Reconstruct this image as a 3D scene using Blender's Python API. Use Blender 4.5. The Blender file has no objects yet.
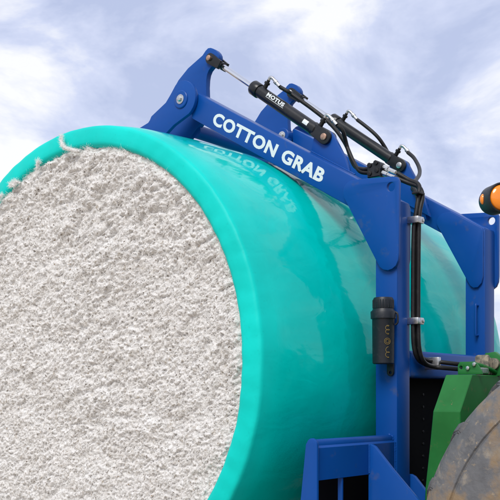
import bpy, bmesh, math, random
import numpy as np
from mathutils import Vector, Matrix
random.seed(7)
rad = math.radians
S = bpy.context.scene
COL = S.collection

# ------------------------------------------------------------------ camera
cam = bpy.data.cameras.new('camera')
cam.sensor_width = 36.0
cam.lens = 68.4
cam.shift_y = 0.2908
cam.clip_end = 9000
cam_o = bpy.data.objects.new('camera', cam)
cam_o.location = (-3.09, -3.55, 1.652)
cam_o.rotation_euler = (rad(90), 0, rad(-51.47))
COL.objects.link(cam_o)
S.camera = cam_o
S.render.resolution_x = S.render.resolution_y = 1024

# ------------------------------------------------------------------ sky and sun
SUN_DIR = Vector((-0.66, -0.20, 0.72)).normalized()      # towards the sun
w = bpy.data.worlds.new('World'); S.world = w; w.use_nodes = True
nt = w.node_tree; N = nt.nodes; L = nt.links
N.clear()
out = N.new('ShaderNodeOutputWorld'); bg = N.new('ShaderNodeBackground')
bg.inputs['Strength'].default_value = 0.1
sky = N.new('ShaderNodeTexSky'); sky.sky_type = 'NISHITA'; sky.sun_disc = False
sky.sun_elevation = math.asin(SUN_DIR.z)
sky.sun_rotation = math.atan2(SUN_DIR.x, SUN_DIR.y)
sky.air_density = 1.2; sky.dust_density = 1.5
tc = N.new('ShaderNodeTexCoord')
mp = N.new('ShaderNodeMapping'); mp.inputs['Scale'].default_value = (1.0, 1.0, 2.1)
mp.inputs['Location'].default_value = (3.9, -2.73, 1.23)
n1 = N.new('ShaderNodeTexNoise'); n1.inputs['Scale'].default_value = 4.6
n1.inputs['Detail'].default_value = 7; n1.inputs['Roughness'].default_value = 0.58
n1.inputs['Distortion'].default_value = 0.35
rp = N.new('ShaderNodeValToRGB')
rp.color_ramp.elements[0].position = 0.37; rp.color_ramp.elements[0].color = (4.7, 5.3, 7.4, 1)
rp.color_ramp.elements[1].position = 0.585; rp.color_ramp.elements[1].color = (9.3, 9.3, 9.5, 1)
e = rp.color_ramp.elements.new(0.47); e.color = (6.2, 6.7, 8.6, 1)
mx = N.new('ShaderNodeMix'); mx.data_type = 'RGBA'; mx.inputs[0].default_value = 0.88
L.new(tc.outputs['Generated'], mp.inputs['Vector']); L.new(mp.outputs[0], n1.inputs['Vector'])
L.new(n1.outputs['Fac'], rp.inputs['Fac'])
L.new(sky.outputs[0], mx.inputs[6]); L.new(rp.outputs[0], mx.inputs[7])
L.new(mx.outputs[2], bg.inputs['Color']); L.new(bg.outputs[0], out.inputs[0])

sun = bpy.data.lights.new('sun', 'SUN'); sun.energy = 2.4; sun.angle = rad(26)
sun.color = (1.0, 0.96, 0.9)
sun_o = bpy.data.objects.new('sun', sun); COL.objects.link(sun_o)
sun_o.rotation_euler = SUN_DIR.to_track_quat('Z', 'Y').to_euler()
sun_o.location = (-4, 0, 9)

vs = S.view_settings
vs.view_transform = 'Standard'; vs.look = 'None'; vs.exposure = 0.22; vs.gamma = 1.0
vs.use_curve_mapping = False

# ------------------------------------------------------------------ materials
def mat(name, col, rough=0.5, metal=0.0, spec=0.5, coat=0.0, var=None, bump=None, emit=None):
    """var = (colour2, scale, lo, hi[, stretch]); bump = (scale, strength, distance)"""
    m = bpy.data.materials.new(name); m.use_nodes = True
    t = m.node_tree; b = t.nodes['Principled BSDF']
    b.inputs['Base Color'].default_value = (*col, 1)
    b.inputs['Roughness'].default_value = rough
    b.inputs['Metallic'].default_value = metal
    b.inputs['Specular IOR Level'].default_value = spec
    b.inputs['Coat Weight'].default_value = coat
    b.inputs['Coat Roughness'].default_value = 0.12
    tcn = t.nodes.new('ShaderNodeTexCoord')
    if var:
        layers = var if isinstance(var, list) else [var]
        prev = None
        for (c2, sc, lo, hi) in layers:
            n = t.nodes.new('ShaderNodeTexNoise'); n.inputs['Scale'].default_value = sc
            n.inputs['Detail'].default_value = 6; n.inputs['Roughness'].default_value = 0.6
            t.links.new(tcn.outputs['Object'], n.inputs['Vector'])
            mr = t.nodes.new('ShaderNodeMapRange'); mr.inputs[1].default_value = lo; mr.inputs[2].default_value = hi
            t.links.new(n.outputs['Fac'], mr.inputs[0])
            k = t.nodes.new('ShaderNodeMix'); k.data_type = 'RGBA'
            k.inputs[6].default_value = (*col, 1); k.inputs[7].default_value = (*c2, 1)
            if prev: t.links.new(prev, k.inputs[6])
            t.links.new(mr.outputs[0], k.inputs[0]); prev = k.outputs[2]
        t.links.new(prev, b.inputs['Base Color'])
    if bump:
        n = t.nodes.new('ShaderNodeTexNoise'); n.inputs['Scale'].default_value = bump[0]
        n.inputs['Detail'].default_value = 5
        t.links.new(tcn.outputs['Object'], n.inputs['Vector'])
        bp = t.nodes.new('ShaderNodeBump'); bp.inputs['Strength'].default_value = bump[1]
        bp.inputs['Distance'].default_value = bump[2]
        t.links.new(n.outputs['Fac'], bp.inputs['Height']); t.links.new(bp.outputs[0], b.inputs['Normal'])
    if emit:
        b.inputs['Emission Color'].default_value = (*emit[0], 1); b.inputs['Emission Strength'].default_value = emit[1]
    return m

BLUE = mat('blue_paint', (0.0018, 0.056, 0.27), 0.38, spec=0.22, coat=0.03,
           var=[((0.0028, 0.064, 0.30), 3.0, 0.35, 0.7), ((0.016, 0.06, 0.20), 26.0, 0.64, 0.84), ((0.16, 0.17, 0.19), 140.0, 0.725, 0.76), ((0.07, 0.085, 0.14), 9.0, 0.62, 0.82)], bump=(60, 0.05, 0.002))
BLACK = mat('black_paint', (0.007, 0.008, 0.010), 0.33, spec=0.35, coat=0.1, var=[((0.018, 0.019, 0.022), 14, 0.5, 0.8), ((0.09, 0.085, 0.075), 60, 0.66, 0.80)])
RUBBER = mat('black_rubber', (0.007, 0.007, 0.008), 0.5, spec=0.35, var=[((0.022, 0.021, 0.02), 30, 0.5, 0.8), ((0.10, 0.095, 0.08), 80, 0.68, 0.8)], bump=(220, 0.25, 0.001))
PLASTIC = mat('black_plastic', (0.010, 0.013, 0.019), 0.42, spec=0.35, var=((0.03, 0.032, 0.036), 40, 0.55, 0.8), bump=(150, 0.08, 0.001))
CHROME = mat('chrome_rod', (0.72, 0.74, 0.78), 0.12, metal=1.0)
ZINC = mat('zinc_plate', (0.55, 0.56, 0.57), 0.35, metal=1.0, var=((0.3, 0.29, 0.27), 60, 0.5, 0.75))
PIN = mat('greased_pin', (0.48, 0.30, 0.22), 0.4, metal=0.7, var=((0.2, 0.12, 0.08), 90, 0.45, 0.7))
WHITE = mat('white_lettering', (0.66, 0.69, 0.70), 0.45, var=((0.54, 0.58, 0.62), 40, 0.55, 0.8))
GOLD = mat('gold_print', (0.30, 0.20, 0.045), 0.5)
GREEN = mat('green_paint', (0.008, 0.118, 0.021), 0.45, spec=0.3, coat=0.05,
            var=[((0.014, 0.16, 0.033), 5, 0.4, 0.75), ((0.12, 0.11, 0.05), 16, 0.60, 0.80), ((0.16, 0.12, 0.06), 70, 0.68, 0.74)], bump=(50, 0.06, 0.002))
GRIME = mat('grimy_steel', (0.13, 0.12, 0.10), 0.7, metal=0.3, var=((0.32, 0.27, 0.2), 45, 0.42, 0.62), bump=(80, 0.4, 0.006))
TYRE = mat('dusty_tyre_rubber', (0.085, 0.089, 0.098), 0.75,
           var=[((0.15, 0.152, 0.16), 5, 0.38, 0.62), ((0.24, 0.215, 0.18), 14, 0.56, 0.70), ((0.21, 0.15, 0.09), 5.0, 0.50, 0.60), ((0.30, 0.24, 0.16), 48, 0.62, 0.74)],
           bump=(26, 0.5, 0.012))
YELLOW = mat('yellow_rim_paint', (0.6, 0.36, 0.02), 0.45, var=((0.28, 0.2, 0.1), 8, 0.5, 0.7))
AMBER = mat('amber_lens', (0.85, 0.24, 0.01), 0.16, coat=0.5, bump=(8, 0.05, 0.002))
GLASS = mat('tinted_glass', (0.03, 0.045, 0.04), 0.05)
SHADE = mat('black_shade_panel', (0.004, 0.004, 0.005), 0.8, spec=0.1)  # near-black colour standing in for deep shade on the bale
SOIL = mat('dry_soil', (0.34, 0.27, 0.19), 0.95, var=((0.42, 0.35, 0.26), 0.7, 0.4, 0.65), bump=(3, 0.6, 0.05))

# wrap: glossy stretch film with fine creases
WRAP = bpy.data.materials.new('teal_module_film'); WRAP.use_nodes = True
t = WRAP.node_tree; b = t.nodes['Principled BSDF']
b.inputs['Roughness'].default_value = 0.11; b.inputs['IOR'].default_value = 1.26
tcn = t.nodes.new('ShaderNodeTexCoord')
nA = t.nodes.new('ShaderNodeTexNoise'); nA.inputs['Scale'].default_value = 2.2; nA.inputs['Detail'].default_value = 8
nA.inputs['Roughness'].default_value = 0.62
rA = t.nodes.new('ShaderNodeValToRGB')
rA.color_ramp.elements[0].position = 0.34; rA.color_ramp.elements[0].color = (0.0, 0.49, 0.44, 1)
rA.color_ramp.elements[1].position = 0.66; rA.color_ramp.elements[1].color = (0.0, 0.59, 0.53, 1)
t.links.new(tcn.outputs['Object'], nA.inputs['Vector']); t.links.new(nA.outputs['Fac'], rA.inputs['Fac'])
nS = t.nodes.new('ShaderNodeTexNoise'); nS.inputs['Scale'].default_value = 75; nS.inputs['Detail'].default_value = 3
t.links.new(tcn.outputs['Object'], nS.inputs['Vector'])
mS = t.nodes.new('ShaderNodeMapRange'); mS.inputs[1].default_value = 0.62; mS.inputs[2].default_value = 0.8; mS.inputs[4].default_value = 0.35
t.links.new(nS.outputs['Fac'], mS.inputs[0])
mC = t.nodes.new('ShaderNodeMix'); mC.data_type = 'RGBA'; mC.inputs[7].default_value = (0.0, 0.36, 0.32, 1)
# past a ragged edge along X the film colour turns slightly darker
sx_ = t.nodes.new('ShaderNodeSeparateXYZ'); t.links.new(tcn.outputs['Object'], sx_.inputs[0])
nE = t.nodes.new('ShaderNodeTexNoise'); nE.inputs['Scale'].default_value = 2.6; nE.inputs['Detail'].default_value = 9; nE.inputs['Roughness'].default_value = 0.62
t.links.new(tcn.outputs['Object'], nE.inputs['Vector'])
mE = t.nodes.new('ShaderNodeMath'); mE.operation = 'MULTIPLY_ADD'; mE.inputs[1].default_value = 0.55
t.links.new(nE.outputs['Fac'], mE.inputs[0]); t.links.new(sx_.outputs[0], mE.inputs[2])
edgemask = t.nodes.new('ShaderNodeMapRange'); edgemask.inputs[1].default_value = 0.86; edgemask.inputs[2].default_value = 0.885
t.links.new(mE.outputs[0], edgemask.inputs[0])
edgec = t.nodes.new('ShaderNodeMix'); edgec.data_type = 'RGBA'; edgec.blend_type = 'MULTIPLY'; edgec.inputs[7].default_value = (0.9, 0.90, 0.885, 1)
t.links.new(edgemask.outputs[0], edgec.inputs[0]); t.links.new(rA.outputs[0], edgec.inputs[6])
t.links.new(mS.outputs[0], mC.inputs[0]); t.links.new(edgec.outputs[2], mC.inputs[6])
t.links.new(mC.outputs[2], b.inputs['Base Color'])
mpw = t.nodes.new('ShaderNodeMapping'); mpw.inputs['Scale'].default_value = (1.0, 1.8, 1.8)
nB = t.nodes.new('ShaderNodeTexNoise'); nB.inputs['Scale'].default_value = 3.6; nB.inputs['Detail'].default_value = 7
nB.inputs['Roughness'].default_value = 0.45; nB.inputs['Distortion'].default_value = 1.0
t.links.new(tcn.outputs['Object'], mpw.inputs[0]); t.links.new(mpw.outputs[0], nB.inputs['Vector'])
bp = t.nodes.new('ShaderNodeBump'); bp.inputs['Strength'].default_value = 0.22; bp.inputs['Distance'].default_value = 0.016
t.links.new(nB.outputs['Fac'], bp.inputs['Height'])
mpf = t.nodes.new('ShaderNodeMapping'); mpf.inputs['Scale'].default_value = (0.8, 1.6, 1.6)
nF = t.nodes.new('ShaderNodeTexNoise'); nF.noise_type = 'RIDGED_MULTIFRACTAL'; nF.inputs['Scale'].default_value = 5.5; nF.inputs['Detail'].default_value = 4
nF.inputs['Roughness'].default_value = 0.55; nF.inputs['Distortion'].default_value = 1.4
t.links.new(tcn.outputs['Object'], mpf.inputs[0]); t.links.new(mpf.outputs[0], nF.inputs['Vector'])
bp2 = t.nodes.new('ShaderNodeBump'); bp2.inputs['Strength'].default_value = 0.10; bp2.inputs['Distance'].default_value = 0.005
t.links.new(nF.outputs['Fac'], bp2.inputs['Height']); t.links.new(bp.outputs[0], bp2.inputs['Normal'])
t.links.new(bp2.outputs[0], b.inputs['Normal'])
mR = t.nodes.new('ShaderNodeMapRange'); mR.inputs[1].default_value = 0.05; mR.inputs[2].default_value = 0.16
mR.inputs[3].default_value = 0.5; mR.inputs[4].default_value = 0.075       # bunched film at the end is duller
t.links.new(sx_.outputs[0], mR.inputs[0]); t.links.new(mR.outputs[0], b.inputs['Roughness'])

# cotton lint with leaf trash
COTTON = bpy.data.materials.new('cotton_lint'); COTTON.use_nodes = True
t = COTTON.node_tree; b = t.nodes['Principled BSDF']
b.inputs['Roughness'].default_value = 1.0; b.inputs['Specular IOR Level'].default_value = 0.05
b.inputs['Sheen Weight'].default_value = 0.25
tcn = t.nodes.new('ShaderNodeTexCoord')
def cn(scale, detail=6, rough=0.6):
    n = t.nodes.new('ShaderNodeTexNoise'); n.inputs['Scale'].default_value = scale
    n.inputs['Detail'].default_value = detail; n.inputs['Roughness'].default_value = rough
    t.links.new(tcn.outputs['Object'], n.inputs['Vector']); return n
def cmr(n, lo, hi, a=0.0, z=1.0):
    r = t.nodes.new('ShaderNodeMapRange'); r.inputs[1].default_value = lo; r.inputs[2].default_value = hi
    r.inputs[3].default_value = a; r.inputs[4].default_value = z
    t.links.new(n.outputs['Fac'], r.inputs[0]); return r
def cmix(fac, a, bcol):
    k = t.nodes.new('ShaderNodeMix'); k.data_type = 'RGBA'; k.inputs[7].default_value = (*bcol, 1)
    if isinstance(a, tuple): k.inputs[6].default_value = (*a, 1)
    else: t.links.new(a, k.inputs[6])
    t.links.new(fac.outputs[0], k.inputs[0]); return k.outputs[2]
c = cmix(cmr(cn(7), 0.4, 0.65), (0.92, 0.915, 0.905), (0.865, 0.85, 0.83))
c = cmix(cmr(cn(44, 4), 0.56, 0.70), c, (0.55, 0.50, 0.43))
c = cmix(cmr(cn(66, 4), 0.62, 0.665), c, (0.19, 0.15, 0.115))
c = cmix(cmr(cn(21, 3), 0.72, 0.78), c, (0.42, 0.31, 0.18))
t.links.new(c, b.inputs['Base Color'])
nB = cn(170, 5, 0.7)
bp = t.nodes.new('ShaderNodeBump'); bp.inputs['Strength'].default_value = 0.9; bp.inputs['Distance'].default_value = 0.008
t.links.new(nB.outputs['Fac'], bp.inputs['Height']); t.links.new(bp.outputs[0], b.inputs['Normal'])

TRASH = mat('dry_leaf_trash', (0.13, 0.09, 0.055), 0.9, var=((0.30, 0.20, 0.10), 9, 0.45, 0.6))
LINT = bpy.data.materials.new('lint_fibre'); LINT.use_nodes = True
t = LINT.node_tree; b = t.nodes['Principled BSDF']
b.inputs['Base Color'].default_value = (0.93, 0.92, 0.905, 1); b.inputs['Roughness'].default_value = 1.0; b.inputs['Specular IOR Level'].default_value = 0.05
tr = t.nodes.new('ShaderNodeBsdfTranslucent'); tr.inputs[0].default_value = (0.93, 0.92, 0.905, 1)
ms = t.nodes.new('ShaderNodeMixShader'); ms.inputs[0].default_value = 0.45
t.links.new(b.outputs[0], ms.inputs[1]); t.links.new(tr.outputs[0], ms.inputs[2])
t.links.new(ms.outputs[0], t.nodes['Material Output'].inputs[0])

# ------------------------------------------------------------------ helpers
def thing(name, loc, label, cat, group=None):
    o = bpy.data.objects.new(name, None); o.location = loc; COL.objects.link(o)
    o['label'] = label; o['category'] = cat
    if group: o['group'] = group
    return o
def par(o, p):
    if p is None: return
    o.parent = p
    if p.type == 'EMPTY': o.matrix_parent_inverse = Matrix.Translation(-Vector(p.location))
def link(name, me, m, parent, smooth=False):
    o = bpy.data.objects.new(name, me); COL.objects.link(o)
    if m is not None:
        me.materials.clear(); me.materials.append(m)
    if smooth: me.polygons.foreach_set('use_smooth', [True] * len(me.polygons))
    par(o, parent); return o
def bm_obj(name, bm, m, parent, smooth=False):
    bmesh.ops.recalc_face_normals(bm, faces=bm.faces)
    me = bpy.data.meshes.new(name); bm.to_mesh(me); bm.free()
    return link(name, me, m, parent, smooth)
def autosmooth(me, ang=35):
    me.polygons.foreach_set('use_smooth', [True] * len(me.polygons))
    me.set_sharp_from_angle(angle=rad(ang))
def box(name, x0, x1, y0, y1, z0, z1, m, parent, bev=0.004, seg=2):
    bm = bmesh.new(); bmesh.ops.create_cube(bm, size=1)
    for v in bm.verts:
        v.co = Vector(((x0 + x1) / 2 + v.co.x * (x1 - x0), (y0 + y1) / 2 + v.co.y * (y1 - y0), (z0 + z1) / 2 + v.co.z * (z1 - z0)))
    if bev: bmesh.ops.bevel(bm, geom=bm.edges[:], offset=bev, segments=seg, profile=0.5, affect='EDGES')
    o = bm_obj(name, bm, m, parent); autosmooth(o.data); return o
def curve_mesh(cu):
    o = bpy.data.objects.new('tmp', cu); COL.objects.link(o)
    dg = bpy.context.evaluated_depsgraph_get()
    me = bpy.data.meshes.new_from_object(o.evaluated_get(dg))
    bpy.data.objects.remove(o); bpy.data.curves.remove(cu)
    return me
def plate(name, pts, x0, x1, m, parent, holes=(), bev=0.003):
    """side-profile plate: pts are (Y, Z), thickness from x0 to x1"""
    cu = bpy.data.curves.new(name, 'CURVE'); cu.dimensions = '2D'; cu.fill_mode = 'BOTH'
    cu.extrude = max((x1 - x0) / 2 - bev, 0.0005); cu.bevel_depth = bev; cu.bevel_resolution = 1; cu.offset = -bev
    def sp(ps):
        s = cu.splines.new('POLY'); s.points.add(len(ps) - 1); s.use_cyclic_u = True
        for q, p in zip(s.points, ps): q.co = (p[0], p[1], 0, 1)
    def area(ps): return sum(a[0] * c_[1] - c_[0] * a[1] for a, c_ in zip(ps, ps[1:] + ps[:1]))
    ps = list(pts)
    if area(ps) < 0: ps.reverse()
    sp(ps)
    for (hy, hz, hr) in holes:
        sp([(hy + hr * math.cos(-a * math.tau / 24), hz + hr * math.sin(-a * math.tau / 24)) for a in range(24)])
    me = curve_mesh(cu)
    xc = (x0 + x1) / 2
    me.transform(Matrix(((0, 0, 1, xc), (1, 0, 0, 0), (0, 1, 0, 0), (0, 0, 0, 1))))
    bm = bmesh.new(); bm.from_mesh(me); bmesh.ops.remove_doubles(bm, verts=bm.verts, dist=0.00005)
    bmesh.ops.recalc_face_normals(bm, faces=bm.faces); bm.to_mesh(me); bm.free()
    o = link(name, me, m, parent); autosmooth(me, 40); return o
def arc(cy, cz, r, a0, a1, n=10):
    return [(cy + r * math.cos(rad(a0 + (a1 - a0) * i / n)), cz + r * math.sin(rad(a0 + (a1 - a0) * i / n))) for i in range(n + 1)]
def catmull(P, k=8):
    P = [Vector(p) for p in P]
    Q = [P[0] * 2 - P[1]] + P + [P[-1] * 2 - P[-2]]; R = []
    for i in range(1, len(Q) - 2):
        a, b_, c_, d = Q[i - 1], Q[i], Q[i + 1], Q[i + 2]
        for j in range(k):
            s = j / k
            R.append(0.5 * ((2 * b_) + (c_ - a) * s + (2 * a - 5 * b_ + 4 * c_ - d) * s * s + (3 * b_ - a - 3 * c_ + d) * s ** 3))
    R.append(P[-1]); return R
def tube(name, P, r, m, parent, k=8, sides=10):
    C = catmull(P, k) if len(P) > 2 else [Vector(p) for p in P]
    bm = bmesh.new(); rings = []
    up = Vector((0.31, 0.17, 0.93)); 
    for i, p in enumerate(C):
        d = (C[min(i + 1, len(C) - 1)] - C[max(i - 1, 0)]).normalized()
        a = d.cross(up).normalized(); c_ = a.cross(d).normalized(); up = c_ if abs(d.dot(c_)) < .9 else up
        rings.append([bm.verts.new(p + (a * math.cos(q * math.tau / sides) + c_ * math.sin(q * math.tau / sides)) * r) for q in range(sides)])
    for A, B in zip(rings, rings[1:]):
        for q in range(sides): bm.faces.new((A[q], A[(q + 1) % sides], B[(q + 1) % sides], B[q]))
    bm.faces.new(rings[0]); bm.faces.new(rings[-1][::-1])
    o = bm_obj(name, bm, m, parent); autosmooth(o.data, 50); return o
def lathe(name, A, B, prof, m, parent, sides=28, ang=35):
    """prof = (distance along A->B, radius)"""
    A, B = Vector(A), Vector(B); d = (B - A).normalized()
    a = d.orthogonal().normalized(); c_ = d.cross(a); bm = bmesh.new(); rings = []
    for (s, r) in prof:
        rings.append([bm.verts.new(A + d * s + (a * math.cos(q * math.tau / sides) + c_ * math.sin(q * math.tau / sides)) * max(r, 1e-4)) for q in range(sides)])
    for R1, R2 in zip(rings, rings[1:]):
        for q in range(sides): bm.faces.new((R1[q], R1[(q + 1) % sides], R2[(q + 1) % sides], R2[q]))
    bm.faces.new(rings[0]); bm.faces.new(rings[-1][::-1])
    o = bm_obj(name, bm, m, parent); autosmooth(o.data, ang); return o
def lettering(name, body, org, ex, ey, width, height, m, parent, thick=0.0012, fat=0.0, shear=0.0):
    cu = bpy.data.curves.new(name, 'FONT'); cu.body = body; cu.size = 1.0; cu.extrude = 0.004; cu.offset = fat; cu.space_character = 1.09; cu.shear = shear
    cu.resolution_u = 4
    me = curve_mesh(cu)
    co = np.empty(len(me.vertices) * 3); me.vertices.foreach_get('co', co); co = co.reshape(-1, 3)
    lo, hi = co.min(0), co.max(0); co = (co - lo) / (hi - lo)
    ex, ey = Vector(ex).normalized(), Vector(ey).normalized(); ez = ex.cross(ey); org = Vector(org)
    W = np.array(org) + np.outer(co[:, 0] * width, ex) + np.outer(co[:, 1] * height, ey) + np.outer(co[:, 2] * thick, ez)
    me.vertices.foreach_set('co', W.ravel()); me.update()
    return link(name, me, m, parent)

# ================================================================== ground
GZ = 0.17
bm = bmesh.new()
for (x, y) in ((-3000, -3000), (3000, -3000), (3000, 3000), (-3000, 3000)): bm.verts.new((x, y, GZ))
bm.faces.new(bm.verts[:])
g = bm_obj('ground', bm, SOIL, None); g['kind'] = 'structure'

# ================================================================== cotton module
MZ = 1.81; RC = 1.05; LEN = 2.415
module = thing('cotton_module', (LEN / 2, 0, GZ), 'large round cotton bale in glossy teal plastic wrap with fluffy white end facing left', 'cotton bale')

def wave(th, x, rng, n, kth, kx):
    s = np.zeros_like(th)
    for _ in range(n):
        s += np.sin(round(rng.uniform(-kth, kth)) * th + rng.uniform(-kx, kx) * x + rng.uniform(0, 6.28)) * rng.uniform(.4, 1)
    return s / n
rng = np.random.default_rng(3)
prof = [(0.050, 1.030), (0.010, 1.043), (0.000, 1.050), (-0.003, 1.066), (-0.001, 1.088), (0.002, 1.108), (0.005, 1.125), (0.0085, 1.136), (0.015, 1.1425), (0.028, 1.1455), (0.06, 1.149), (0.10, 1.1525), (0.14, 1.155)]
xs = np.linspace(0.2, LEN - 0.2, 58)
full = prof + [(x, 1.155) for x in xs] + [(LEN - x, r) for x, r in prof[::-1]]
NT = 320
TH, PX = np.meshgrid(np.linspace(0, 2 * np.pi, NT, endpoint=False), [p[0] for p in full]); PR = np.meshgrid(np.zeros(NT), [p[1] for p in full])[1]
bul = 0.040 * np.clip(1 - ((PX - LEN / 2) / (LEN / 2 - .05)) ** 2, 0, 1) ** .8
dr = 0.005 * wave(TH, PX, rng, 10, 7, 5) + 0.0035 * wave(TH, PX, rng, 14, 30, 16)
edge = np.clip((PR - 1.03) / 0.1, 0.15, 1)
PRr = PR + dr * edge + bul
dx = (0.012 * wave(TH, PX * 0, rng, 9, 14, 0.1) + 0.009 * wave(TH, PR * 40, rng, 14, 80, 1)) * (np.abs(PX - LEN / 2) > LEN / 2 - .08)
V = np.stack([PX + dx, -PRr * np.sin(TH), MZ + PRr * np.cos(TH)], -1)
nr = len(full); idx = np.arange(nr * NT).reshape(nr, NT)
F = np.stack([idx[:-1], np.roll(idx[:-1], -1, 1), np.roll(idx[1:], -1, 1), idx[1:]], -1).reshape(-1, 4)
me = bpy.data.meshes.new('plastic_wrap'); me.from_pydata(V.reshape(-1, 3).tolist(), [], F.tolist())
bm = bmesh.new(); bm.from_mesh(me); bmesh.ops.recalc_face_normals(bm, faces=bm.faces); bm.to_mesh(me); bm.free()
wrap = link('plastic_wrap', me, WRAP, module, True)
if me.polygons[len(me.polygons) // 2].normal.dot(Vector(me.polygons[len(me.polygons) // 2].center) - Vector((LEN / 2, 0, MZ))) < 0:
    me.flip_normals()

# cotton end: a dense sheet of overlapping tufts, each an elongated bump
def tufts(a, b_, cell, seed, asp, size, ang, spread):
    rg = np.random.default_rng(seed); n = int(2.6 / cell) + 6
    jx, jy = rg.random((n, n)), rg.random((n, n)); ja = ang + spread * rg.standard_normal((n, n))
    js = size * cell * (0.6 + 0.8 * rg.random((n, n))); jh = 0.35 + 0.65 * rg.random((n, n))
    gx, gy = (a + 1.3) / cell + 2, (b_ + 1.3) / cell + 2; ix, iy = gx.astype(int), gy.astype(int)
    best = np.zeros_like(a)
    for ox in range(-2, 3):
        for oy in range(-2, 3):
            i, j = np.clip(ix + ox, 0, n - 1), np.clip(iy + oy, 0, n - 1)
            ddx, ddy = (gx - i - jx[i, j]) * cell, (gy - j - jy[i, j]) * cell
            ca, sa = np.cos(ja[i, j]), np.sin(ja[i, j]); s = js[i, j]
            q = ((ddx * ca + ddy * sa) / (s * asp)) ** 2 + ((-ddx * sa + ddy * ca) / s) ** 2
            best = np.maximum(best, jh[i, j] * np.sqrt(np.clip(1 - q, 0, 1)))
    return best
def cotton_sheet(name, xface, sgn, step, parent):
    n = int(2 * 1.07 / step); ax = np.linspace(-1.07, 1.07, n)
    A, B = np.meshgrid(ax, ax, indexing='ij')
    rg = np.random.default_rng(11)
    A2 = A + rg.normal(0, step * .22, A.shape); B2 = B + rg.normal(0, step * .22, A.shape)
    wx = 0.02 * wave(A * 9, B * 9, rg, 12, 3, 3); wy = 0.02 * wave(A * 9, B * 9, rg, 12, 3, 3)
    a, b_ = A2 + wx, B2 + wy
    lay = wave(a * 4, b_ * 4, rg, 8, 3, 3)                       # looser and tighter patches
    lay = np.clip(.5 + 1.1 * lay + .35 * b_, .15, 1)
    h = 0.036 * wave(a * 5, b_ * 5, rg, 14, 3, 3) + 0.020 * tufts(a, b_, 0.13, 1, 2.6, 0.55, 2.42, 0.4)
    h += lay * 0.024 * tufts(a, b_, 0.061, 2, 2.8, 0.40, 2.42, 0.4) + lay * 0.018 * tufts(a + .3, b_ + .1, 0.034, 5, 2.6, 0.42, 2.42, 0.45)
    h += 0.014 * tufts(a, b_, 0.0185, 3, 2.3, 0.45, 2.42, 0.6) + 0.011 * tufts(a, b_, 0.0112, 4, 2.0, 0.48, 2.42, 0.9) + rg.normal(0, 0.0012, A.shape)
    rr = np.hypot(A, B); rim = np.clip((1.062 - rr) / 0.05, 0, 1)
    # the long ridge of lint near the top
    p0, p1 = np.array((0.09, 0.66)), np.array((-0.17, 0.85)); dv = p1 - p0; Ls = np.hypot(*dv); dv /= Ls
    s = np.clip((A - p0[0]) * dv[0] + (B - p0[1]) * dv[1], 0, Ls); dd = np.hypot(A - p0[0] - dv[0] * s, B - p0[1] - dv[1] * s)
    h += (0.020 + 0.010 * tufts(a, b_, 0.03, 9, 2.0, .5, 2.42, .5)) * np.exp(-(dd / 0.042) ** 2)
    X = xface - sgn * ((h - 0.040) * (0.35 + 0.65 * rim) - 0.02 * (1 - rim))
    keep = rr < 1.066 + 0.008 * np.sin(np.arctan2(A, B) * 90)
    ids = -np.ones(A.shape, int); ids[keep] = np.arange(keep.sum())
    Vv = np.stack([X[keep], A[keep], MZ + B[keep]], -1)
    q = np.stack([ids[:-1, :-1], ids[1:, :-1], ids[1:, 1:], ids[:-1, 1:]], -1).reshape(-1, 4); q = q[(q >= 0).all(1)]
    if sgn > 0: q = q[:, ::-1]
    m_ = bpy.data.meshes.new(name); m_.vertices.add(len(Vv)); m_.vertices.foreach_set('co', Vv.ravel())
    m_.loops.add(len(q) * 4); m_.loops.foreach_set('vertex_index', q.ravel().astype(np.int32))
    m_.polygons.add(len(q)); m_.polygons.foreach_set('loop_start', np.arange(0, len(q) * 4, 4, dtype=np.int32))
    m_.update(calc_edges=True); m_.validate()
    o = link(name, m_, COTTON, parent, True); o['kind'] = 'stuff'; return o
near_end = cotton_sheet('cotton_end', 0.012, 1, 0.0036, module)
cotton_sheet('cotton_end', LEN - 0.012, -1, 0.03, module)

# loose fibres: curled ribbons of lint rooted on the tufts
def fibres(name, P, T, Nn, ln, wd, seed, parent, curl=0.9, lift=0.3, seg=4):
    rg = np.random.default_rng(seed); n = len(P)
    D = T + Nn * lift * rg.random((n, 1)); D /= np.linalg.norm(D, axis=1, keepdims=True)
    side = np.cross(D, Nn); side /= np.linalg.norm(side, axis=1, keepdims=True) + 1e-9
    k = rg.normal(0, curl, (n, 1)); cur = P.copy(); V = []
    for i in range(seg + 1):
        wv = side * (wd * (1 - .8 * (i / seg) ** 2))[:, None] + Nn * (wd * .4 * rg.standard_normal(n))[:, None]
        V.append(cur - wv); V.append(cur + wv)
        D = D + side * k / seg * 1.6 + Nn * rg.normal(-.06, .28, (n, 1)); D /= np.linalg.norm(D, axis=1, keepdims=True)
        cur = cur + D * (ln / seg)[:, None]
    V = np.stack(V, 1).reshape(-1, 3); w_ = 2 * (seg + 1); b0 = np.arange(n)[:, None] * w_
    F = np.concatenate([b0 + np.array([2 * i, 2 * i + 1, 2 * i + 3, 2 * i + 2]) for i in range(seg)], 0)
    me_ = bpy.data.meshes.new(name); me_.vertices.add(len(V)); me_.vertices.foreach_set('co', V.ravel())
    me_.loops.add(F.size); me_.loops.foreach_set('vertex_index', F.ravel().astype(np.int32))
    me_.polygons.add(len(F)); me_.polygons.foreach_set('loop_start', np.arange(0, F.size, 4, dtype=np.int32))
    me_.update(calc_edges=True)
    o = link(name, me_, LINT, parent, True); o['kind'] = 'stuff'; return o
co = np.empty(len(near_end.data.vertices) * 3); near_end.data.vertices.foreach_get('co', co); co = co.reshape(-1, 3)
no = np.empty(len(co) * 3); near_end.data.vertices.foreach_get('normal', no); no = no.reshape(-1, 3)
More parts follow.
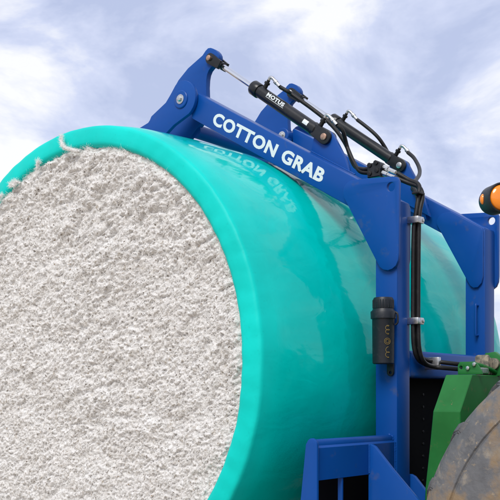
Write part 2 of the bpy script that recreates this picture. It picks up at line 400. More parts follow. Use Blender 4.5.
rg = np.random.default_rng(21)
vis = (co[:, 2] > .75)                                   # the lower part is buried in the cradle
sel = rg.choice(np.nonzero(vis)[0], 115000, replace=False)
P = co[sel]; Nn = no[sel] * .5 + np.array((-.5, 0, 0)); Nn /= np.linalg.norm(Nn, axis=1, keepdims=True)
flow = 2.42 + 1.1 * wave(P[:, 1] * 14, P[:, 2] * 14, rg, 8, 3, 3) + rg.normal(0, .55, len(P)) + np.pi * rg.integers(0, 2, len(P))
T = np.stack([np.zeros(len(P)), np.cos(flow), np.sin(flow)], 1)
fibres('lint_fibres', P, T, Nn, rg.uniform(.010, .032, len(P)), rg.uniform(.0004, .0011, len(P)), 31, module)
# fringe that spills over the lip of the film, in clumps
rr_ = np.hypot(co[:, 1], co[:, 2] - MZ); an_ = np.arctan2(co[:, 1], co[:, 2] - MZ)
clump = wave(an_ * 1.0, an_ * 0, rg, 10, 60, .1)
cand = np.nonzero((rr_ > 1.025) & (clump > .02) & vis)[0]
sel = rg.choice(cand, min(14000, len(cand)), replace=False); P = co[sel]
rd = np.stack([np.zeros(len(P)), P[:, 1], P[:, 2] - MZ], 1); rd /= np.linalg.norm(rd, axis=1, keepdims=True)
tg = np.stack([np.zeros(len(P)), -rd[:, 2], rd[:, 1]], 1)
T = rd * rg.uniform(-.2, .8, (len(P), 1)) + tg * rg.uniform(-1, 1, (len(P), 1)) + np.array((-.35, 0, 0))
fibres('rim_lint', P, T, np.tile((-1., 0, 0), (len(P), 1)), rg.uniform(.010, .040, len(P)), rg.uniform(.0004, .0010, len(P)), 33, module, 1.6, .2)
# leaf and boll trash caught in the lint
sel = rg.choice(np.nonzero(vis)[0], 4000, replace=False); P = co[sel] + np.array((-.002, 0, 0))
fl = rg.uniform(0, 6.28, len(P)); T = np.stack([rg.normal(0, .3, len(P)), np.cos(fl), np.sin(fl)], 1)
tr_o = fibres('leaf_trash', P, T, np.tile((-1., 0, 0), (len(P), 1)), rg.uniform(.003, .008, len(P)) * np.where(rg.random(len(P)) > .93, 2.2, 1), rg.uniform(.0006, .0018, len(P)) * np.where(rg.random(len(P)) > .93, 2, 1), 35, module, .6, .3, 2)
tr_o.data.materials.clear(); tr_o.data.materials.append(TRASH)
# the stray curl that stands over the lip near the top
def stray(P, r0, name='edge_tuft'):
    bm = bmesh.new(); C = catmull(P, 10); rings = []; rg = random.Random(9)
    for i, p in enumerate(C):
        d = (C[min(i + 1, len(C) - 1)] - C[max(i - 1, 0)]).normalized(); a = d.cross(Vector((1, 0, .1))).normalized(); c_ = a.cross(d)
        r = r0 * (0.75 + .45 * rg.random()) * (1.1 - .5 * (i / len(C)))
        rings.append([bm.verts.new(p + (a * math.cos(q * math.tau / 9) + c_ * math.sin(q * math.tau / 9)) * r * rg.uniform(.75, 1.25)) for q in range(9)])
    for A_, B_ in zip(rings, rings[1:]):
        for q in range(9): bm.faces.new((A_[q], A_[(q + 1) % 9], B_[(q + 1) % 9], B_[q]))
    bm.faces.new(rings[0]); bm.faces.new(rings[-1][::-1])
    return bm_obj(name, bm, COTTON, module, True)
PS = [(-.015, -.05, MZ + 1.02), (-.03, -.005, MZ + 1.032), (-.04, .035, MZ + 1.05), (-.035, .058, MZ + 1.08), (-.03, .066, MZ + 1.112)]
stray(PS, 0.009)
for q in (14.5, 25, 26.5, 33.5, 41, 43.5):
    a = rad(q); e1, e2 = random.uniform(-.03, .03), random.choice((.003, .006, .012))
    f_ = lambda r, da: (-.014 - random.random() * .012, math.sin(a + da) * r, MZ + math.cos(a + da) * r)
    Q = [f_(1.015, -e1), f_(1.035, -e1 * .3), f_(1.045 + e2 * .4, e1 * .5), f_(1.047 + e2, e1)]
    stray(Q, random.uniform(.004, .008))
    Cq = np.array([list(v) for v in catmull(Q, 20)]); kk = rg.integers(0, len(Cq), 420)
    Pq = Cq[kk] + rg.normal(0, .006, (420, 3)) * np.array((.5, 1, 1)); Tq = rg.normal(0, 1, (420, 3)); Tq /= np.linalg.norm(Tq, axis=1, keepdims=True)
    fibres('edge_fibres', Pq, Tq, np.tile((-1., 0, 0), (420, 1)), rg.uniform(.008, .024, 420), rg.uniform(.0004, .0009, 420), int(q * 2) + 80, module, 1.5, .4)
C_ = np.array([list(v) for v in catmull(PS, 40)]); ii = rg.integers(0, len(C_) - 1, 1500)
P = C_[ii] + rg.normal(0, .0045, (1500, 3)); T = C_[np.minimum(ii + 1, len(C_) - 1)] - C_[ii]; T /= np.linalg.norm(T, axis=1, keepdims=True) + 1e-9
T = T + rg.normal(0, .45, T.shape); T /= np.linalg.norm(T, axis=1, keepdims=True)
Nn = rg.normal(0, 1, T.shape) + np.array((-.8, 0, 0)); Nn /= np.linalg.norm(Nn, axis=1, keepdims=True)
fibres('stray_lint', P, T, Nn, rg.uniform(.010, .022, 1500), rg.uniform(.0003, .0008, 1500), 41, module, 1.4, .5)

# ================================================================== cotton grab
XN, XF, WD = 0.733, 1.672, 0.126
XC = (XN + XF + WD) / 2
grab = thing('cotton_grab', (XC, -1.3, GZ), 'blue steel grab frame with two lettered arms and claws clamped over the teal bale', 'grab attachment')

SL = (2.711 - 3.305) / (-1.09 + 0.098)                        # slope of the arm's top edge (dZ / dY)
top = lambda y: 3.305 + SL * (y + 0.098)
bot = lambda y: top(y) - 0.152
PINY, PINZ = -0.050, 3.256

def side(x_near, x_far, far, o_out, o_in):
    """x range measured from the outer face of an arm, mirrored on the far arm"""
    if not far: return XN + x_near, XN + x_far
    return XF + WD - x_far, XF + WD - x_near

for far in (False, True):
    x0 = XF if far else XN; x1 = x0 + WD; xm = (x0 + x1) / 2
    sd = lambda a, b_: side(a, b_, far, 0, 0)
    # upright, cut to the slope of the arm
    plate('upright', [(-1.25, 0.42), (-1.366, 0.42), (-1.366, top(-1.366) - .004), (-1.25, top(-1.25) - .004)], x0 + .001, x1 - .001, BLUE, grab, bev=0.009)
    # boom arm
    e0 = [(-0.100, top(-0.100)), (-0.092, top(-.1) - .03), (-0.094, 3.215), (-0.083 - .02, bot(-.103))]
    arm = plate('arm', e0 + [(-1.10, bot(-1.10)), (-1.25, bot(-1.25)), (-1.362, bot(-1.362)), (-1.362, top(-1.362))], x0, x1, BLUE, grab, bev=0.006)
    if not far:
        ex = Vector((0, -.861, -.508)); ey = Vector((0, -.508, .861))
        lettering('lettering', 'COTTON GRAB', Vector((XN + .0002, -0.233, 3.0775)) + ey * .021, ex, ey, 0.815, 0.068, WHITE, arm, fat=0.041)
    # knee plates: outer one with the lifting-hole ear, inner one flush with the arm
    base = [(-1.090, 2.592)] + arc(-1.136, 2.616, .050, 0, 90, 7) + [(-1.160, 2.667)]
    low = [(-1.386, 2.30)] + arc(-1.329, 2.292, .058, 0, 180, 14)[0:0] + [(-1.386 + .003, 2.27), (-1.372, 2.245), (-1.352, 2.231), (-1.33, 2.226), (-1.305, 2.231), (-1.286, 2.245), (-1.272, 2.268)]
    outer = base + [(-1.352, 2.654), (-1.376, 2.648), (-1.387, 2.630)] + low
    a, b_ = sd(-0.020, 0.0)
    plate('knee_plate', outer, a, b_, BLUE, grab, holes=[(-1.345, 2.607, .0215)], bev=0.0025)
    inner = [(-1.090, 2.592)] + arc(-1.136, 2.606, .050, 0, 70, 6) + [(-1.17, top(-1.17) - .006), (-1.352, top(-1.352) - .006), (-1.360, 2.53), (-1.360, 2.29), (-1.352, 2.255), (-1.33, 2.232), (-1.305, 2.231), (-1.286, 2.245), (-1.272, 2.268)]
    a, b_ = sd(WD, WD + .014)
    plate('knee_plate', inner, a, b_, BLUE, grab, bev=0.0025)
    # claw jaw: centre plate with the ram ear, two side plates that hook over the bale
    hook_o = [((1.385 - .0009 * q) * math.sin(rad(q)), MZ + (1.385 - .0009 * q) * math.cos(rad(q))) for q in range(12, 97, 6)]
    hook_i = [(1.222 * math.sin(rad(q)), MZ + 1.222 * math.cos(rad(q))) for q in range(8, 97, 6)]
    tip = [(.047, 3.49), (-.061, 3.538), (-.084, 3.559), (-.102, 3.569), (-.120, 3.567), (-.137, 3.559), (-.156, 3.547), (-.171, 3.531), (-.180, 3.515), (-.182, 3.498), (-.172, 3.480), (-.15, 3.468), (-.125, 3.458), (-.108, 3.445), (-.096, 3.425), (-.090, 3.400), (-.087, 3.36), (-.089, 3.31), (-.098, 3.20)]
    a, b_ = sd(WD + .008, WD + .044)
    jaw = plate('jaw', tip + [(-.02, 3.14), (.08, 3.06)] + hook_i + hook_o[::-1][:-2] + [(.33, 3.16), (.25, 3.27), (.19, 3.36), (.12, 3.438)], a, b_, BLUE, grab, bev=0.003)
    lobe = [(.202, 3.176), (.19, 3.187), (.177, 3.207), (.067, 3.262), (.031, 3.299), (-.005, 3.342), (-.022, 3.353)] + arc(PINY, PINZ, .102, 80, 238, 14) + [(.007, 3.128), (.07, 3.09)]
    a, b_ = sd(-.026, -.002)
    plate('side_plate', lobe + hook_i + hook_o[::-1], a, b_, BLUE, jaw, bev=0.003)
    for q in (30, 60, 90):                              # spacers between the two hook plates
        yy, zz = 1.27 * math.sin(rad(q)), MZ + 1.27 * math.cos(rad(q)); a, b_ = sd(-.003, WD + .009)
        tube('spacer', [(a, yy, zz), (b_, yy, zz)], .025, BLUE, jaw, sides=14)
    a, b_ = sd(-.034, WD + .05)
    lathe('pivot_boss', (a, PINY, PINZ), (b_, PINY, PINZ), [(0, .044), (.003, .048), (b_ - a - .003, .048), (b_ - a, .044)], BLUE, jaw)
    lathe('pivot_washer', (a - .004, PINY, PINZ), (b_ + .004, PINY, PINZ), [(0, .022), (.001, .026), (b_ - a + .007, .026), (b_ - a + .008, .022)], ZINC, jaw)
    lathe('pivot_pin', (a - .015, PINY, PINZ), (b_ + .015, PINY, PINZ), [(0, .005), (.001, .011), (.004, .014), (b_ - a + .026, .014), (b_ - a + .029, .011), (b_ - a + .03, .005)], ZINC, jaw, 6)
    # ram ear on the arm
    EY, EZ = -0.880, 2.945
    xr = (XF - .029) if far else (XN + WD + .029)
    a, b_ = sd(WD - .01, WD + .003)
    plate('ram_bracket', [(-.775, top(-.775) - .09), (-.79, 2.90), (-.806, 2.965), (-.83, 2.99), (-.86, 2.995), (-.90, 2.975), (-.918, 2.958), (-.992, 2.825), (-1.06, top(-1.06) - .09)], xr - .013, xr + .013, BLUE, grab, bev=0.003)
    plate('bracket_pad', [(-.80, top(-.80) - .03), (-.80, top(-.80) - .12), (-1.03, top(-1.03) - .12), (-1.03, top(-1.03) - .03)], min(xr, a), max(xr, b_), BLUE, grab, bev=.002)
    xm = xr
    A = Vector((xr, -.127, 3.503)); B = Vector((xr, EY, EZ))
    d = (B - A).normalized(); LL = (B - A).length; RS = .345
    ram = lathe('hydraulic_ram', A + d * RS, B, [(0, .020), (.001, .036), (.006, .039), (.050, .039), (.054, .037), (.055, .0325), (LL - RS - .105, .0325), (LL - RS - .104, .036), (LL - RS - .080, .036), (LL - RS - .075, .031), (LL - RS - .04, .030)], BLACK, grab)
    tube('rod', [A + d * .075, A + d * (RS + .015)], 0.0145, CHROME, ram, sides=20)
    lathe('rod_neck', A + d * .05, B, [(0, .017), (.002, .020), (.036, .020), (.038, .016)], BLACK, ram)
    for sx in (-1, 1):
        for (P, dd, rr) in ((A, d, .029), (B, -d, .036)):
            ux = Vector((0, dd.y, dd.z)); nn = Vector((0, -dd.z, dd.y)); poly = []
            for q in range(13):
                an = rad(90 + 180 * q / 12); v = P + ux * rr * math.cos(an) + nn * rr * math.sin(an); poly.append((v.y, v.z))
            for s_, h_ in ((.085, -rr * .8), (.085, rr * .8)):
                v = P + ux * s_ + nn * h_; poly.append((v.y, v.z))
            c0 = xm + sx * (.029 if rr < .03 else .022); 
            plate('clevis', poly, c0 - .009, c0 + .009, BLACK, ram, bev=0.002)
    for (P, rr, xx) in ((A, .0145, .043), (B, .017, .034)):
        lathe('ram_pin', (xm - xx - .007, P.y, P.z), (xm + xx + .007, P.y, P.z), [(0, rr * .7), (.002, rr), (2 * xx + .012, rr), (2 * xx + .014, rr * .7)], PIN if rr < .02 and not far else ZINC, ram)
    # ports with angled zinc fittings
    nn = Vector((0, -d.z, d.y)); nn = nn if nn.z > 0 else -nn
    ports = []
    for s_ in (RS + .075, LL - .075):
        p = A + d * s_
        lathe('port', p + nn * .025, p + nn * .08, [(0, .012), (.026, .012), (.027, .016), (.038, .016), (.04, .009), (.05, .009)], BLACK, ram, 12)
        q0 = p + nn * .074
        f_ = tube('elbow_fitting', [q0, q0 + nn * .016, q0 + nn * .02 + d * .018, q0 + nn * .013 + d * .05], .0085, ZINC, ram, 5, 10)
        lathe('hose_nut', q0 + nn * .014 + d * .042, q0 + nn * .004 + d * .09, [(0, .008), (.001, .012), (.016, .012), (.018, .0095), (.045, .0095)], ZINC, ram, 10)
        ports.append(q0 + nn * .004 + d * .09)
    if far: FP = ports
    else:
        NP = ports
        # printed brand on the barrel: wraps the upper camera side, and a small white sticker
        v0 = Vector((-1, 0, 0)); up = (nn * .25 + v0 * .97).normalized()
        ey_ = up.cross(d).normalized(); ey_ = -ey_ if ey_.z < 0 else ey_
        p = A + d * (RS + .135) + up * .0325
        lettering('lettering', 'MOTUS', p - ey_ * .002, d, ey_, .135, .021, WHITE, ram, thick=.0015, fat=.04)
        bm = bmesh.new()
        for (s_, h_) in ((0, -.0075), (.14, -.0075), (.14, -.0055), (0, -.0055)): bm.verts.new(p + d * s_ + ey_ * h_ + up * .0009)
        bm.faces.new(bm.verts[:]); bm_obj('underline', bm, WHITE, ram)
        p = A + d * (LL - .165); bm = bmesh.new(); rows = []
        for i in range(5):
            an = -.35 + .7 * i / 4; nrm = (up * math.cos(an) + ey_ * math.sin(an)); rows.append([bm.verts.new(p + d * s_ + nrm * .0336) for s_ in (0, .036)])
        for r1, r2 in zip(rows, rows[1:]): bm.faces.new((r1[0], r1[1], r2[1], r2[0]))
        bm_obj('sticker', bm, WHITE, ram)

# tube that ties the two jaws, and the beams of the frame
tube('cross_tube', [(XN + WD + .02, 0.0, 3.13), (XF - .02, 0.0, 3.13)], 0.038, BLUE, grab, sides=20)
box('crossbeam', XN + WD - .002, XF + .002, -1.362, -1.256, 1.735, 1.863, BLUE, grab, 0.014, 3)
LX0, LX1 = 0.103, 2 * XC - 0.103
for (a, b_) in ((LX0, XN + .002), (XF + WD - .002, LX1)):
    plate('lower_beam', [(-1.306, 1.305), (-1.356, 1.305), (-1.356, 1.437), (-1.346, 1.446), (-1.346, 1.462), (-1.338, 1.471), (-1.325, 1.472), (-1.312, 1.462), (-1.306, 1.445)], a, b_, BLUE, grab, bev=0.003)
endp = [(-1.366, .45), (-1.366, 1.452)] + arc(-1.340, 1.452, .026, 180, 20, 6) + [(-1.310, 1.452), (-1.27, 1.10), (-1.235, .45)]
plate('end_plate', endp, LX0 - .016, LX0, BLUE, grab, bev=0.004)
plate('end_plate', endp, LX1, LX1 + .016, BLUE, grab, bev=0.004)
for x in (0.300, 2 * XC - 0.300):
    box('stiffener', x - .006, x + .006, -1.352, -1.330, .5, 1.3045, BLUE, grab, 0.002, 1)
box('bottom_rail', LX0, LX1, -1.352, -1.240, .45, .56, BLUE, grab, 0.01, 2)
for x in (.42, .95, 2 * XC - .95, 2 * XC - .42):          # tines under the bale
    plate('fork_tine', [(-1.25, .46), (-1.25, .555), (-1.0, .575), (-.55, .605), (.75, .60), (.80, .585), (.78, .575), (-.6, .535), (-1.0, .47)], x - .05, x + .05, BLUE, grab, bev=0.006)
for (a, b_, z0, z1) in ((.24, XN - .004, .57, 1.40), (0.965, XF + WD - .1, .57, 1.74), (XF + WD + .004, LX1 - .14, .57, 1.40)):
    box('shade_panel', a, b_, -1.246, -1.238, z0, z1, SHADE, grab, 0.002, 1)  # added dark sheets in place of the bale's shade behind the frame
for k in range(9):
    lathe('added_panel_dot', (1.205, -1.250, 1.16 + k * .062), (1.205, -1.2, 1.16 + k * .062), [(0, .004), (.001, .007), (.004, .008), (.006, .008)], RUBBER, grab, 8)  # column of dots on the added middle sheet
gus = [(-1.352, 1.437)] + [(-1.366, 1.437), (-1.385, 1.428), (-1.47, 1.335), (-1.60, 1.205), (-1.74, 1.09), (-1.74, .62), (-1.352, .50)]
for x in (0.506, 2 * XC - .53):
    plate('gusset_plate', gus, x, x + .022, BLUE, grab, bev=0.003)
for x in (XN + WD + .004, XF - .026):
    plate('gusset_plate', [(y_, z_ - .155 if z_ > 1 else z_) for (y_, z_) in gus], x, x + .022, BLUE, grab, bev=0.003)

def weld(P, r=.0045):
    C = []
    for a_, b2 in zip(P, P[1:]):
        a_, b2 = Vector(a_), Vector(b2); n_ = max(2, int((b2 - a_).length / .006)); C += [a_.lerp(b2, i / n_) for i in range(n_)]
    C.append(Vector(P[-1])); bm = bmesh.new(); rings = []; up = Vector((.3, .2, .9))
    for i, p in enumerate(C):
        d_ = (C[min(i + 1, len(C) - 1)] - C[max(i - 1, 0)]).normalized(); u_ = d_.cross(up).normalized(); v_ = u_.cross(d_)
        k_ = r * (1.15 if i % 2 else .85) * random.uniform(.9, 1.1)
        rings.append([bm.verts.new(p + (u_ * math.cos(q * math.tau / 7) + v_ * math.sin(q * math.tau / 7)) * k_) for q in range(7)])
    for A_, B_ in zip(rings, rings[1:]):
        for q in range(7): bm.faces.new((A_[q], A_[(q + 1) % 7], B_[(q + 1) % 7], B_[q]))
    return bm_obj('weld_bead', bm, BLUE, grab, True)
weld([(XN - .001, -1.356, 1.31), (XN - .001, -1.356, 1.437)])
weld([(XN - .001, -1.346, 1.447), (XN - .001, -1.346, 1.462), (XN - .001, -1.325, 1.473)])
weld([(.5055, -1.357, 1.437), (.5055, -1.357, 1.31)])
weld([(.5285, -1.357, 1.437), (.5285, -1.357, 1.31)])
weld([(XN + WD, -1.360, 1.74), (XN + WD, -1.360, 1.86)])
weld([(XF, -1.360, 1.74), (XF, -1.360, 1.86)])
weld([(XN + .0005, y_, z_) for (y_, z_) in [(-1.366, 2.245), (-1.352, 2.231), (-1.33, 2.226), (-1.305, 2.231), (-1.286, 2.245), (-1.272, 2.268)]], .004)
weld([(XN + .0005, y_, z_) for (y_, z_) in [(-1.090, 2.60), (-1.088, 2.63), (-1.10, 2.652), (-1.125, 2.666)]], .004)
weld([(XN + WD + .016, -.79, top(-.79)), (XN + WD + .016, -1.05, top(-1.05))])
weld([(LX0 + .001, -1.357, 1.31), (LX0 + .001, -1.357, 1.437)])

# document tube on the near upright
can = lathe('document_canister', (.672, -1.330, 1.795), (.672, -1.330, 2.2), [(0, .044), (.004, .049), (.2, .0505), (.205, .052), (.206, .057), (.236, .058), (.24, .056), (.241, .052), (.25, .048)], PLASTIC, grab, 32)
lid = lathe('lid', (.672, -1.330, 2.045), (.672, -1.330, 2.2), [(0, .046), (.003, .0475), (.044, .0465), (.052, .042), (.053, .02)], PLASTIC, can, 32)
for q in range(24):
    an = q * math.tau / 24
    box('grip_rib', .672 + .047 * math.cos(an) - .0018, .672 + .047 * math.cos(an) + .0018, -1.330 + .047 * math.sin(an) - .0018, -1.330 + .047 * math.sin(an) + .0018, 2.048, 2.086, PLASTIC, lid, 0.0008, 1)
plate('mounting_tab', [(-1.355, 1.80), (-1.355, 1.76)] + arc(-1.338, 1.757, .017, 180, 360, 8) + [(-1.321, 1.80)], .718, .731, PLASTIC, can, holes=[(-1.338, 1.757, .006)], bev=0.002)
box('spine', .716, .732, -1.352, -1.322, 1.79, 2.04, PLASTIC, can, 0.003, 1)
tube('latch', [(.690, -1.383, 2.03), (.693, -1.392, 2.02), (.693, -1.393, 1.985), (.690, -1.382, 1.972)], .005, PLASTIC, can, 5, 8)
rg = random.Random(4)
def on_can(s_, z): 
    an = rad(-128) + s_ / .0515; return (.672 + .0515 * math.cos(an), -1.330 + .0515 * math.sin(an), z)
def scroll(z0, z1, amp, turns):
    P = []
    for i in range(26):
        k = i / 25; P.append(on_can(amp * math.sin(k * turns * math.tau) * (0.5 + .5 * math.sin(k * 3.1)), z0 + (z1 - z0) * k + .006 * math.cos(k * turns * math.tau)))
    return P
for (z0, z1, amp, tn) in ((1.818, 1.868, .010, 2.2), (1.925, 1.972, .010, 2.6)):
    tube('gold_script', scroll(z0, z1, amp, tn), .0008, GOLD, can, 2, 5)
tube('gold_emblem', [on_can(.014 * math.cos(q * math.tau / 16), 1.896 + .014 * math.sin(q * math.tau / 16)) for q in range(17)], 0.0008, GOLD, can, 2, 5)
tube('gold_emblem', [on_can(.008 * math.cos(q * math.tau / 12), 1.896 + .008 * math.sin(q * math.tau / 12)) for q in range(13)], 0.0008, GOLD, can, 2, 5)

# small loop handle on the inner side of the far upright
tube('loop_handle', [(XF + .002, -1.325, 2.135), (XF - .02, -1.325, 2.135), (XF - .028, -1.325, 2.125), (XF - .028, -1.325, 1.985), (XF - .02, -1.325, 1.975), (XF + .002, -1.325, 1.975)], .0065, BLUE, grab, 5, 10)

# hoses
HR = .0105
mf = box('valve_block', .865, .925, -1.195, -1.125, 2.705, 2.775, BLACK, grab, 0.004, 1)
for (y, z) in ((-1.14, 2.765), (-1.18, 2.735), (-1.14, 2.725), (-1.175, 2.772)):
    lathe('block_nut', (.858, y, z), (.93, y, z), [(0, .008), (.001, .012), (.07, .012), (.072, .008)], RUBBER, mf, 8)
def hose(P, r=HR): return tube('hose', P, r, RUBBER, grab, 8, 10)
n0, n1 = NP; f0, f1 = FP
dirn = d.copy()
hose([n0, n0 + dirn * .05 + Vector((.03, 0, .0)), (.97, -.58, 3.255), (.985, -.72, 3.145), (.985, -.84, 3.04), (.96, -.935, 2.93), (.94, -1.00, 2.82), (.91, -1.06, 2.755), (.90, -1.13, 2.735)])
hose([n1, n1 + dirn * .025 + Vector((.02, 0, -.012)), (.955, -.955, 2.90), (.94, -1.005, 2.80), (.91, -1.07, 2.765), (.90, -1.13, 2.758)])
hose([f0, (1.643, -.628, 3.225), (1.65, -.683, 3.175), (1.665, -.72, 3.13), (1.695, -.745, 3.075), (1.715, -.79, 2.98), (1.68, -.90, 2.84), (1.45, -1.1, 2.735), (1.15, -1.2, 2.725), (.93, -1.17, 2.73)])
hose([f1, (1.63, -0.924, 3.014), (1.58, -0.989, 2.964), (1.48, -1.074, 2.882), (1.35, -1.148, 2.81), (1.15, -1.236, 2.731), (1.0, -1.297, 2.676), (.885, -1.39, 2.58), (.870, -1.394, 2.52), (.868, -1.392, 2.47), (.868, -1.390, 2.2), (.868, -1.388, 1.99), (.876, -1.388, 1.90), (.905, -1.389, 1.842), (.96, -1.392, 1.822), (1.03, -1.41, 1.815), (1.04, -1.52, 1.80), (1.0, -1.63, 1.79)])
lathe('hose_nut', (.90, -1.196, 2.755), (.905, -1.27, 2.715), [(0, .010), (.001, .013), (.03, .013), (.032, .010), (.075, .010)], ZINC, grab, 10)
lathe('hose_nut', (.89, -1.196, 2.725), (.892, -1.27, 2.690), [(0, .010), (.001, .013), (.03, .013), (.032, .010), (.075, .010)], ZINC, grab, 10)
hose([(.905, -1.27, 2.715), (.91, -1.33, 2.675), (.90, -1.385, 2.645), (.876, -1.402, 2.60), (.856, -1.400, 2.52), (.846, -1.39, 2.40), (.845, -1.388, 2.1), (.845, -1.388, 1.97), (.852, -1.388, 1.885), (.88, -1.389, 1.83), (.94, -1.392, 1.803), (1.02, -1.41, 1.79), (1.06, -1.55, 1.775), (1.02, -1.64, 1.775)])
hose([(.892, -1.27, 2.690), (.905, -1.33, 2.66), (.90, -1.39, 2.63), (.885, -1.415, 2.58), (.862, -1.412, 2.50), (.857, -1.410, 2.38), (.857, -1.408, 2.1), (.857, -1.408, 1.96), (.866, -1.408, 1.875), (.895, -1.409, 1.822), (.95, -1.412, 1.795), (1.0, -1.44, 1.785), (.98, -1.55, 1.775), (.93, -1.64, 1.77)])
box('hose_tie', .838, .893, -1.424, -1.384, 2.588, 2.598, RUBBER, grab, 0.002, 1)
for z in (2.468, 1.998):
    cl = box('hose_clamp', .826, .886, -1.424, -1.364, z - .016, z + .016, ZINC, grab, 0.004, 2)
    lathe('clamp_bolt', (.875, -1.428, z), (.875, -1.41, z), [(0, .006), (.001, .009), (.008, .009)], ZINC, cl, 6)
box('hose_clamp', 1.005, 1.032, -1.436, -1.360, 1.775, 1.835, ZINC, grab, 0.004, 2)

# ================================================================== tractor
trac = thing('tractor', (XC, -3.9, GZ), 'green loader tractor with muddy front tyre standing behind the blue grab frame', 'tractor')
# loader carriage post with slanted shoulder
bm = bmesh.new()
lev = [(.80, .615, 1.12, -1.555, -1.745), (1.25, .612, 1.12, -1.575, -1.745), (1.44, .607, 1.12, -1.60, -1.745), (1.584, .602, 1.12, -1.618, -1.745), (1.742, .712, 1.12, -1.622, -1.748)]
rows = [[bm.verts.new(v) for v in ((a, y1, z), (a, y0, z), (b_, y0, z), (b_, y1, z))] for (z, a, b_, y0, y1) in lev]
for r1, r2 in zip(rows, rows[1:]):
    for q in range(4): bm.faces.new((r1[q], r1[(q + 1) % 4], r2[(q + 1) % 4], r2[q]))
bm.faces.new(rows[0]); bm.faces.new(rows[-1][::-1])
bmesh.ops.recalc_face_normals(bm, faces=bm.faces)
bmesh.ops.bevel(bm, geom=[e_ for e_ in bm.edges if e_.calc_face_angle(0) > .3], offset=.003, segments=1, affect='EDGES')
post = bm_obj('loader_post', bm, GREEN, trac)
plate('hose_bracket', [(-1.655, 1.744), (-1.655, 1.785), (-1.665, 1.80), (-1.735, 1.80), (-1.75, 1.785), (-1.77, 1.755), (-1.77, 1.744)], .762, .772, GREEN, post, holes=[(-1.67, 1.775, .008)], bev=0.0015)
for (y, z) in ((-1.705, 1.772), (-1.735, 1.788)):
    lathe('bracket_bolt', (.752, y, z), (.765, y, z), [(0, .006), (.001, .009), (.01, .009)], ZINC, post, 6)
box('hydraulic_coupler', .80, .90, -1.74, -1.70, 1.748, 1.775, ZINC, post, 0.004, 1)
tube('coupler_hose', [(.78, -1.66, 1.785), (.84, -1.70, 1.79), (.90, -1.73, 1.775), (.98, -1.74, 1.755)], .010, GREEN, post)
for k in range(3):
    box('hitch_knuckle', .905 + k * .03, .931 + k * .03, -1.735, -1.665, 1.742, 1.835 - .012 * k, GRIME, post, 0.012, 2)
plate('hitch_lug', [(-1.64, 1.74), (-1.66, 1.80), (-1.69, 1.845), (-1.735, 1.85), (-1.775, 1.82), (-1.79, 1.74)], .97, 1.0, GREEN, post, bev=0.003)
lathe('hitch_pin', (.95, -1.735, 1.795), (1.02, -1.735, 1.795), [(0, .02), (.003, .026), (.066, .026), (.07, .02)], GRIME, post, 18)
# second post on the far side
o2 = post.copy(); COL.objects.link(o2); par(o2, trac)
o2.location.x = 2 * XC; o2.scale.x = -1

def wheel(xo, yc, zc, R, W, sgn, nl):
    """xo = X of the outer sidewall, sgn = +1 when the tyre lies towards +X of it"""
    k = R / .83
    rim = lathe('wheel', (xo + sgn * .05, yc, zc), (xo + sgn * 1, yc, zc), [(0, .06), (.0, .14 * k), (.03, .16 * k), (.05, .30 * k), (.01, .36 * k), (-.0, .40 * k), (.02, .405 * k), (.06, .38 * k), (W - .1, .38 * k), (W - .06, .40 * k)], YELLOW, trac, 40)
    prof = [(.055, .39), (.030, .42), (.008, .50), (.0, .58), (.006, .65), (.010, .682), (.016, .687), (.016, .690), (.010, .695), (.014, .735), (.030, .772), (.060, .800), (.12, .814), (W / 2, .815), (W - .12, .812), (W - .06, .800), (W - .03, .772), (W - .014, .735), (W - .010, .69), (W - .006, .65), (W, .58), (W - .008, .5), (W - .055, .39)]
    ty = lathe('tyre', (xo, yc, zc), (xo + sgn * 1, yc, zc), [(s_, r * k) for s_, r in prof], TYRE, rim, 80, 25)
    # one lug bar, bent from shoulder towards the middle
    bm = bmesh.new(); sect = []
    for i in range(7):
        s_ = i / 6; x = .055 + s_ * (W * .56 - .055); th = .30 * s_ * s_ * .4 + .26 * s_
        r0 = (.75 if i == 0 else .79); r1 = (.793, .824, .832, .832, .832, .831, .828)[i]; hw = .026 * (1 + .35 * (1 - s_))
        if i == 0: x = .035
        q = []
        for (tt, rr) in ((-hw, r0), (-hw * .7, r1), (hw * .7, r1), (hw, r0)):
            an = th + tt / .8; q.append(bm.verts.new((sgn * x, rr * k * math.sin(an), rr * k * math.cos(an))))
        sect.append(q)
    for q1, q2 in zip(sect, sect[1:]):
        for j in range(3): bm.faces.new((q1[j], q1[j + 1], q2[j + 1], q2[j]))
    bm.faces.new(sect[0]); bm.faces.new(sect[-1][::-1])
    bmesh.ops.recalc_face_normals(bm, faces=bm.faces)
    bmesh.ops.bevel(bm, geom=[e_ for e_ in bm.edges if len(e_.link_faces) == 2 and e_.calc_face_angle(0) > .5], offset=.006, segments=2, affect='EDGES')
    me_ = bpy.data.meshes.new('lug'); bm.to_mesh(me_); bm.free(); me_.materials.append(TYRE); autosmooth(me_, 40)
    for sd_ in (0, 1):
        for j in range(nl):
            o = bpy.data.objects.new('lug', me_); COL.objects.link(o); par(o, rim)
            o.location = (xo + (sgn * W if sd_ else 0), yc, zc)
            o.rotation_euler = (-(j + .5 * sd_) * math.tau / nl, 0, 0)
            if sd_: o.scale = (-1, 1, 1)
    return rim
WY, WZ = -2.627, 1.03
wheel(0.085, WY, WZ, .86, .50, 1, 21)
wheel(2 * XC - .085, WY, WZ, .86, .50, -1, 21)
wheel(0.02, -5.35, 1.13, .96, .58, 1, 22)
wheel(2 * XC - .02, -5.35, 1.13, .96, .58, -1, 22)
box('front_axle', .55, 2 * XC - .55, WY - .09, WY + .09, .86, 1.06, GREEN, trac, .03)
box('chassis', XC - .22, XC + .22, -5.6, -2.0, .85, 1.25, GREEN, trac, .03)
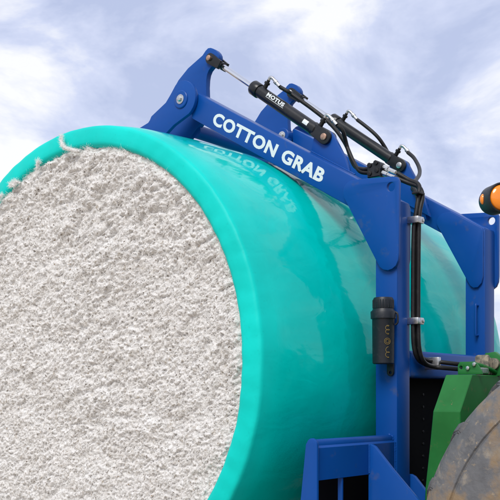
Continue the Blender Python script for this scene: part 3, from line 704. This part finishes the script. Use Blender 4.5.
plate('hood', [(-2.12, 1.26), (-2.08, 1.50), (-2.14, 1.80), (-2.30, 1.93), (-3.2, 2.02), (-4.0, 2.06), (-4.0, 1.26)], XC - .36, XC + .36, GREEN, trac, bev=0.05)
cab = plate('cab', [(-4.05, 1.26), (-4.05, 2.2), (-4.25, 3.05), (-5.75, 3.05), (-5.9, 2.1), (-5.7, 1.4)], XC - .72, XC + .72, GLASS, trac, bev=0.03)
plate('cab_roof', [(-4.1, 3.055), (-4.12, 3.16), (-4.4, 3.24), (-5.7, 3.24), (-5.95, 3.14), (-5.9, 3.055)], XC - .82, XC + .82, GREEN, trac, bev=0.03)
for sx in (-1, 1):
    x = XC + sx * .50
    box('loader_mast', x - .07, x + .07, -3.12, -2.90, 1.0, 2.05, GREEN, trac, .015)
    tube('loader_arm', [(x, -3.0, 2.0), (x, -2.55, 1.95), (x, -2.15, 1.62), (x, -1.80, 1.15)], .075, GREEN, trac, 8, 14)
# warning lamp on its stalk above the front wheel
LC = Vector((-0.052, -2.208, 2.318)); ld = Vector((-.62, -.78, -.02)).normalized()
lamp = lathe('warning_lamp', LC - ld * .075, LC + ld, [(0, .020), (.002, .034), (.012, .044), (.030, .050), (.094, .051), (.098, .050), (.099, .046), (.092, .045)], PLASTIC, trac, 40, 30)
lathe('amber_lens', LC + ld * .010, LC + ld, [(0, .044), (.006, .0445), (.014, .040), (.019, .028), (.021, .010), (.0212, .001)], AMBER, lamp, 40, 60)
sdv = Vector((-.80, .60, 0)).normalized(); sdv = (sdv - ld * sdv.dot(ld)).normalized()
sp = LC - ld * .026 + sdv * .0495
bm = bmesh.new(); ring = []
vz = ld.cross(sdv).normalized(); rows = []
for i, (rr, hh) in enumerate(((1, 0), (.92, .003), (.6, .0055), (.01, .0065))):
    rows.append([bm.verts.new(LC - ld * .026 + ld * .011 * rr * math.cos(q * math.tau / 20) + (sdv * math.cos(.36 * rr * math.sin(q * math.tau / 20)) + vz * math.sin(.36 * rr * math.sin(q * math.tau / 20))) * (.0500 + hh)) for q in range(20)])
for r1, r2 in zip(rows, rows[1:]):
    for q in range(20): bm.faces.new((r1[q], r1[(q + 1) % 20], r2[(q + 1) % 20], r2[q]))
bm.faces.new(rows[-1]); bm_obj('side_lens', bm, AMBER, lamp, True)
tube('lamp_stalk', [LC - ld * .03, (.10, -2.45, 2.32), (.35, -2.75, 2.31), (XC - .50, -2.98, 2.25), (XC - .50, -3.0, 2.0)], .016, BLACK, trac)
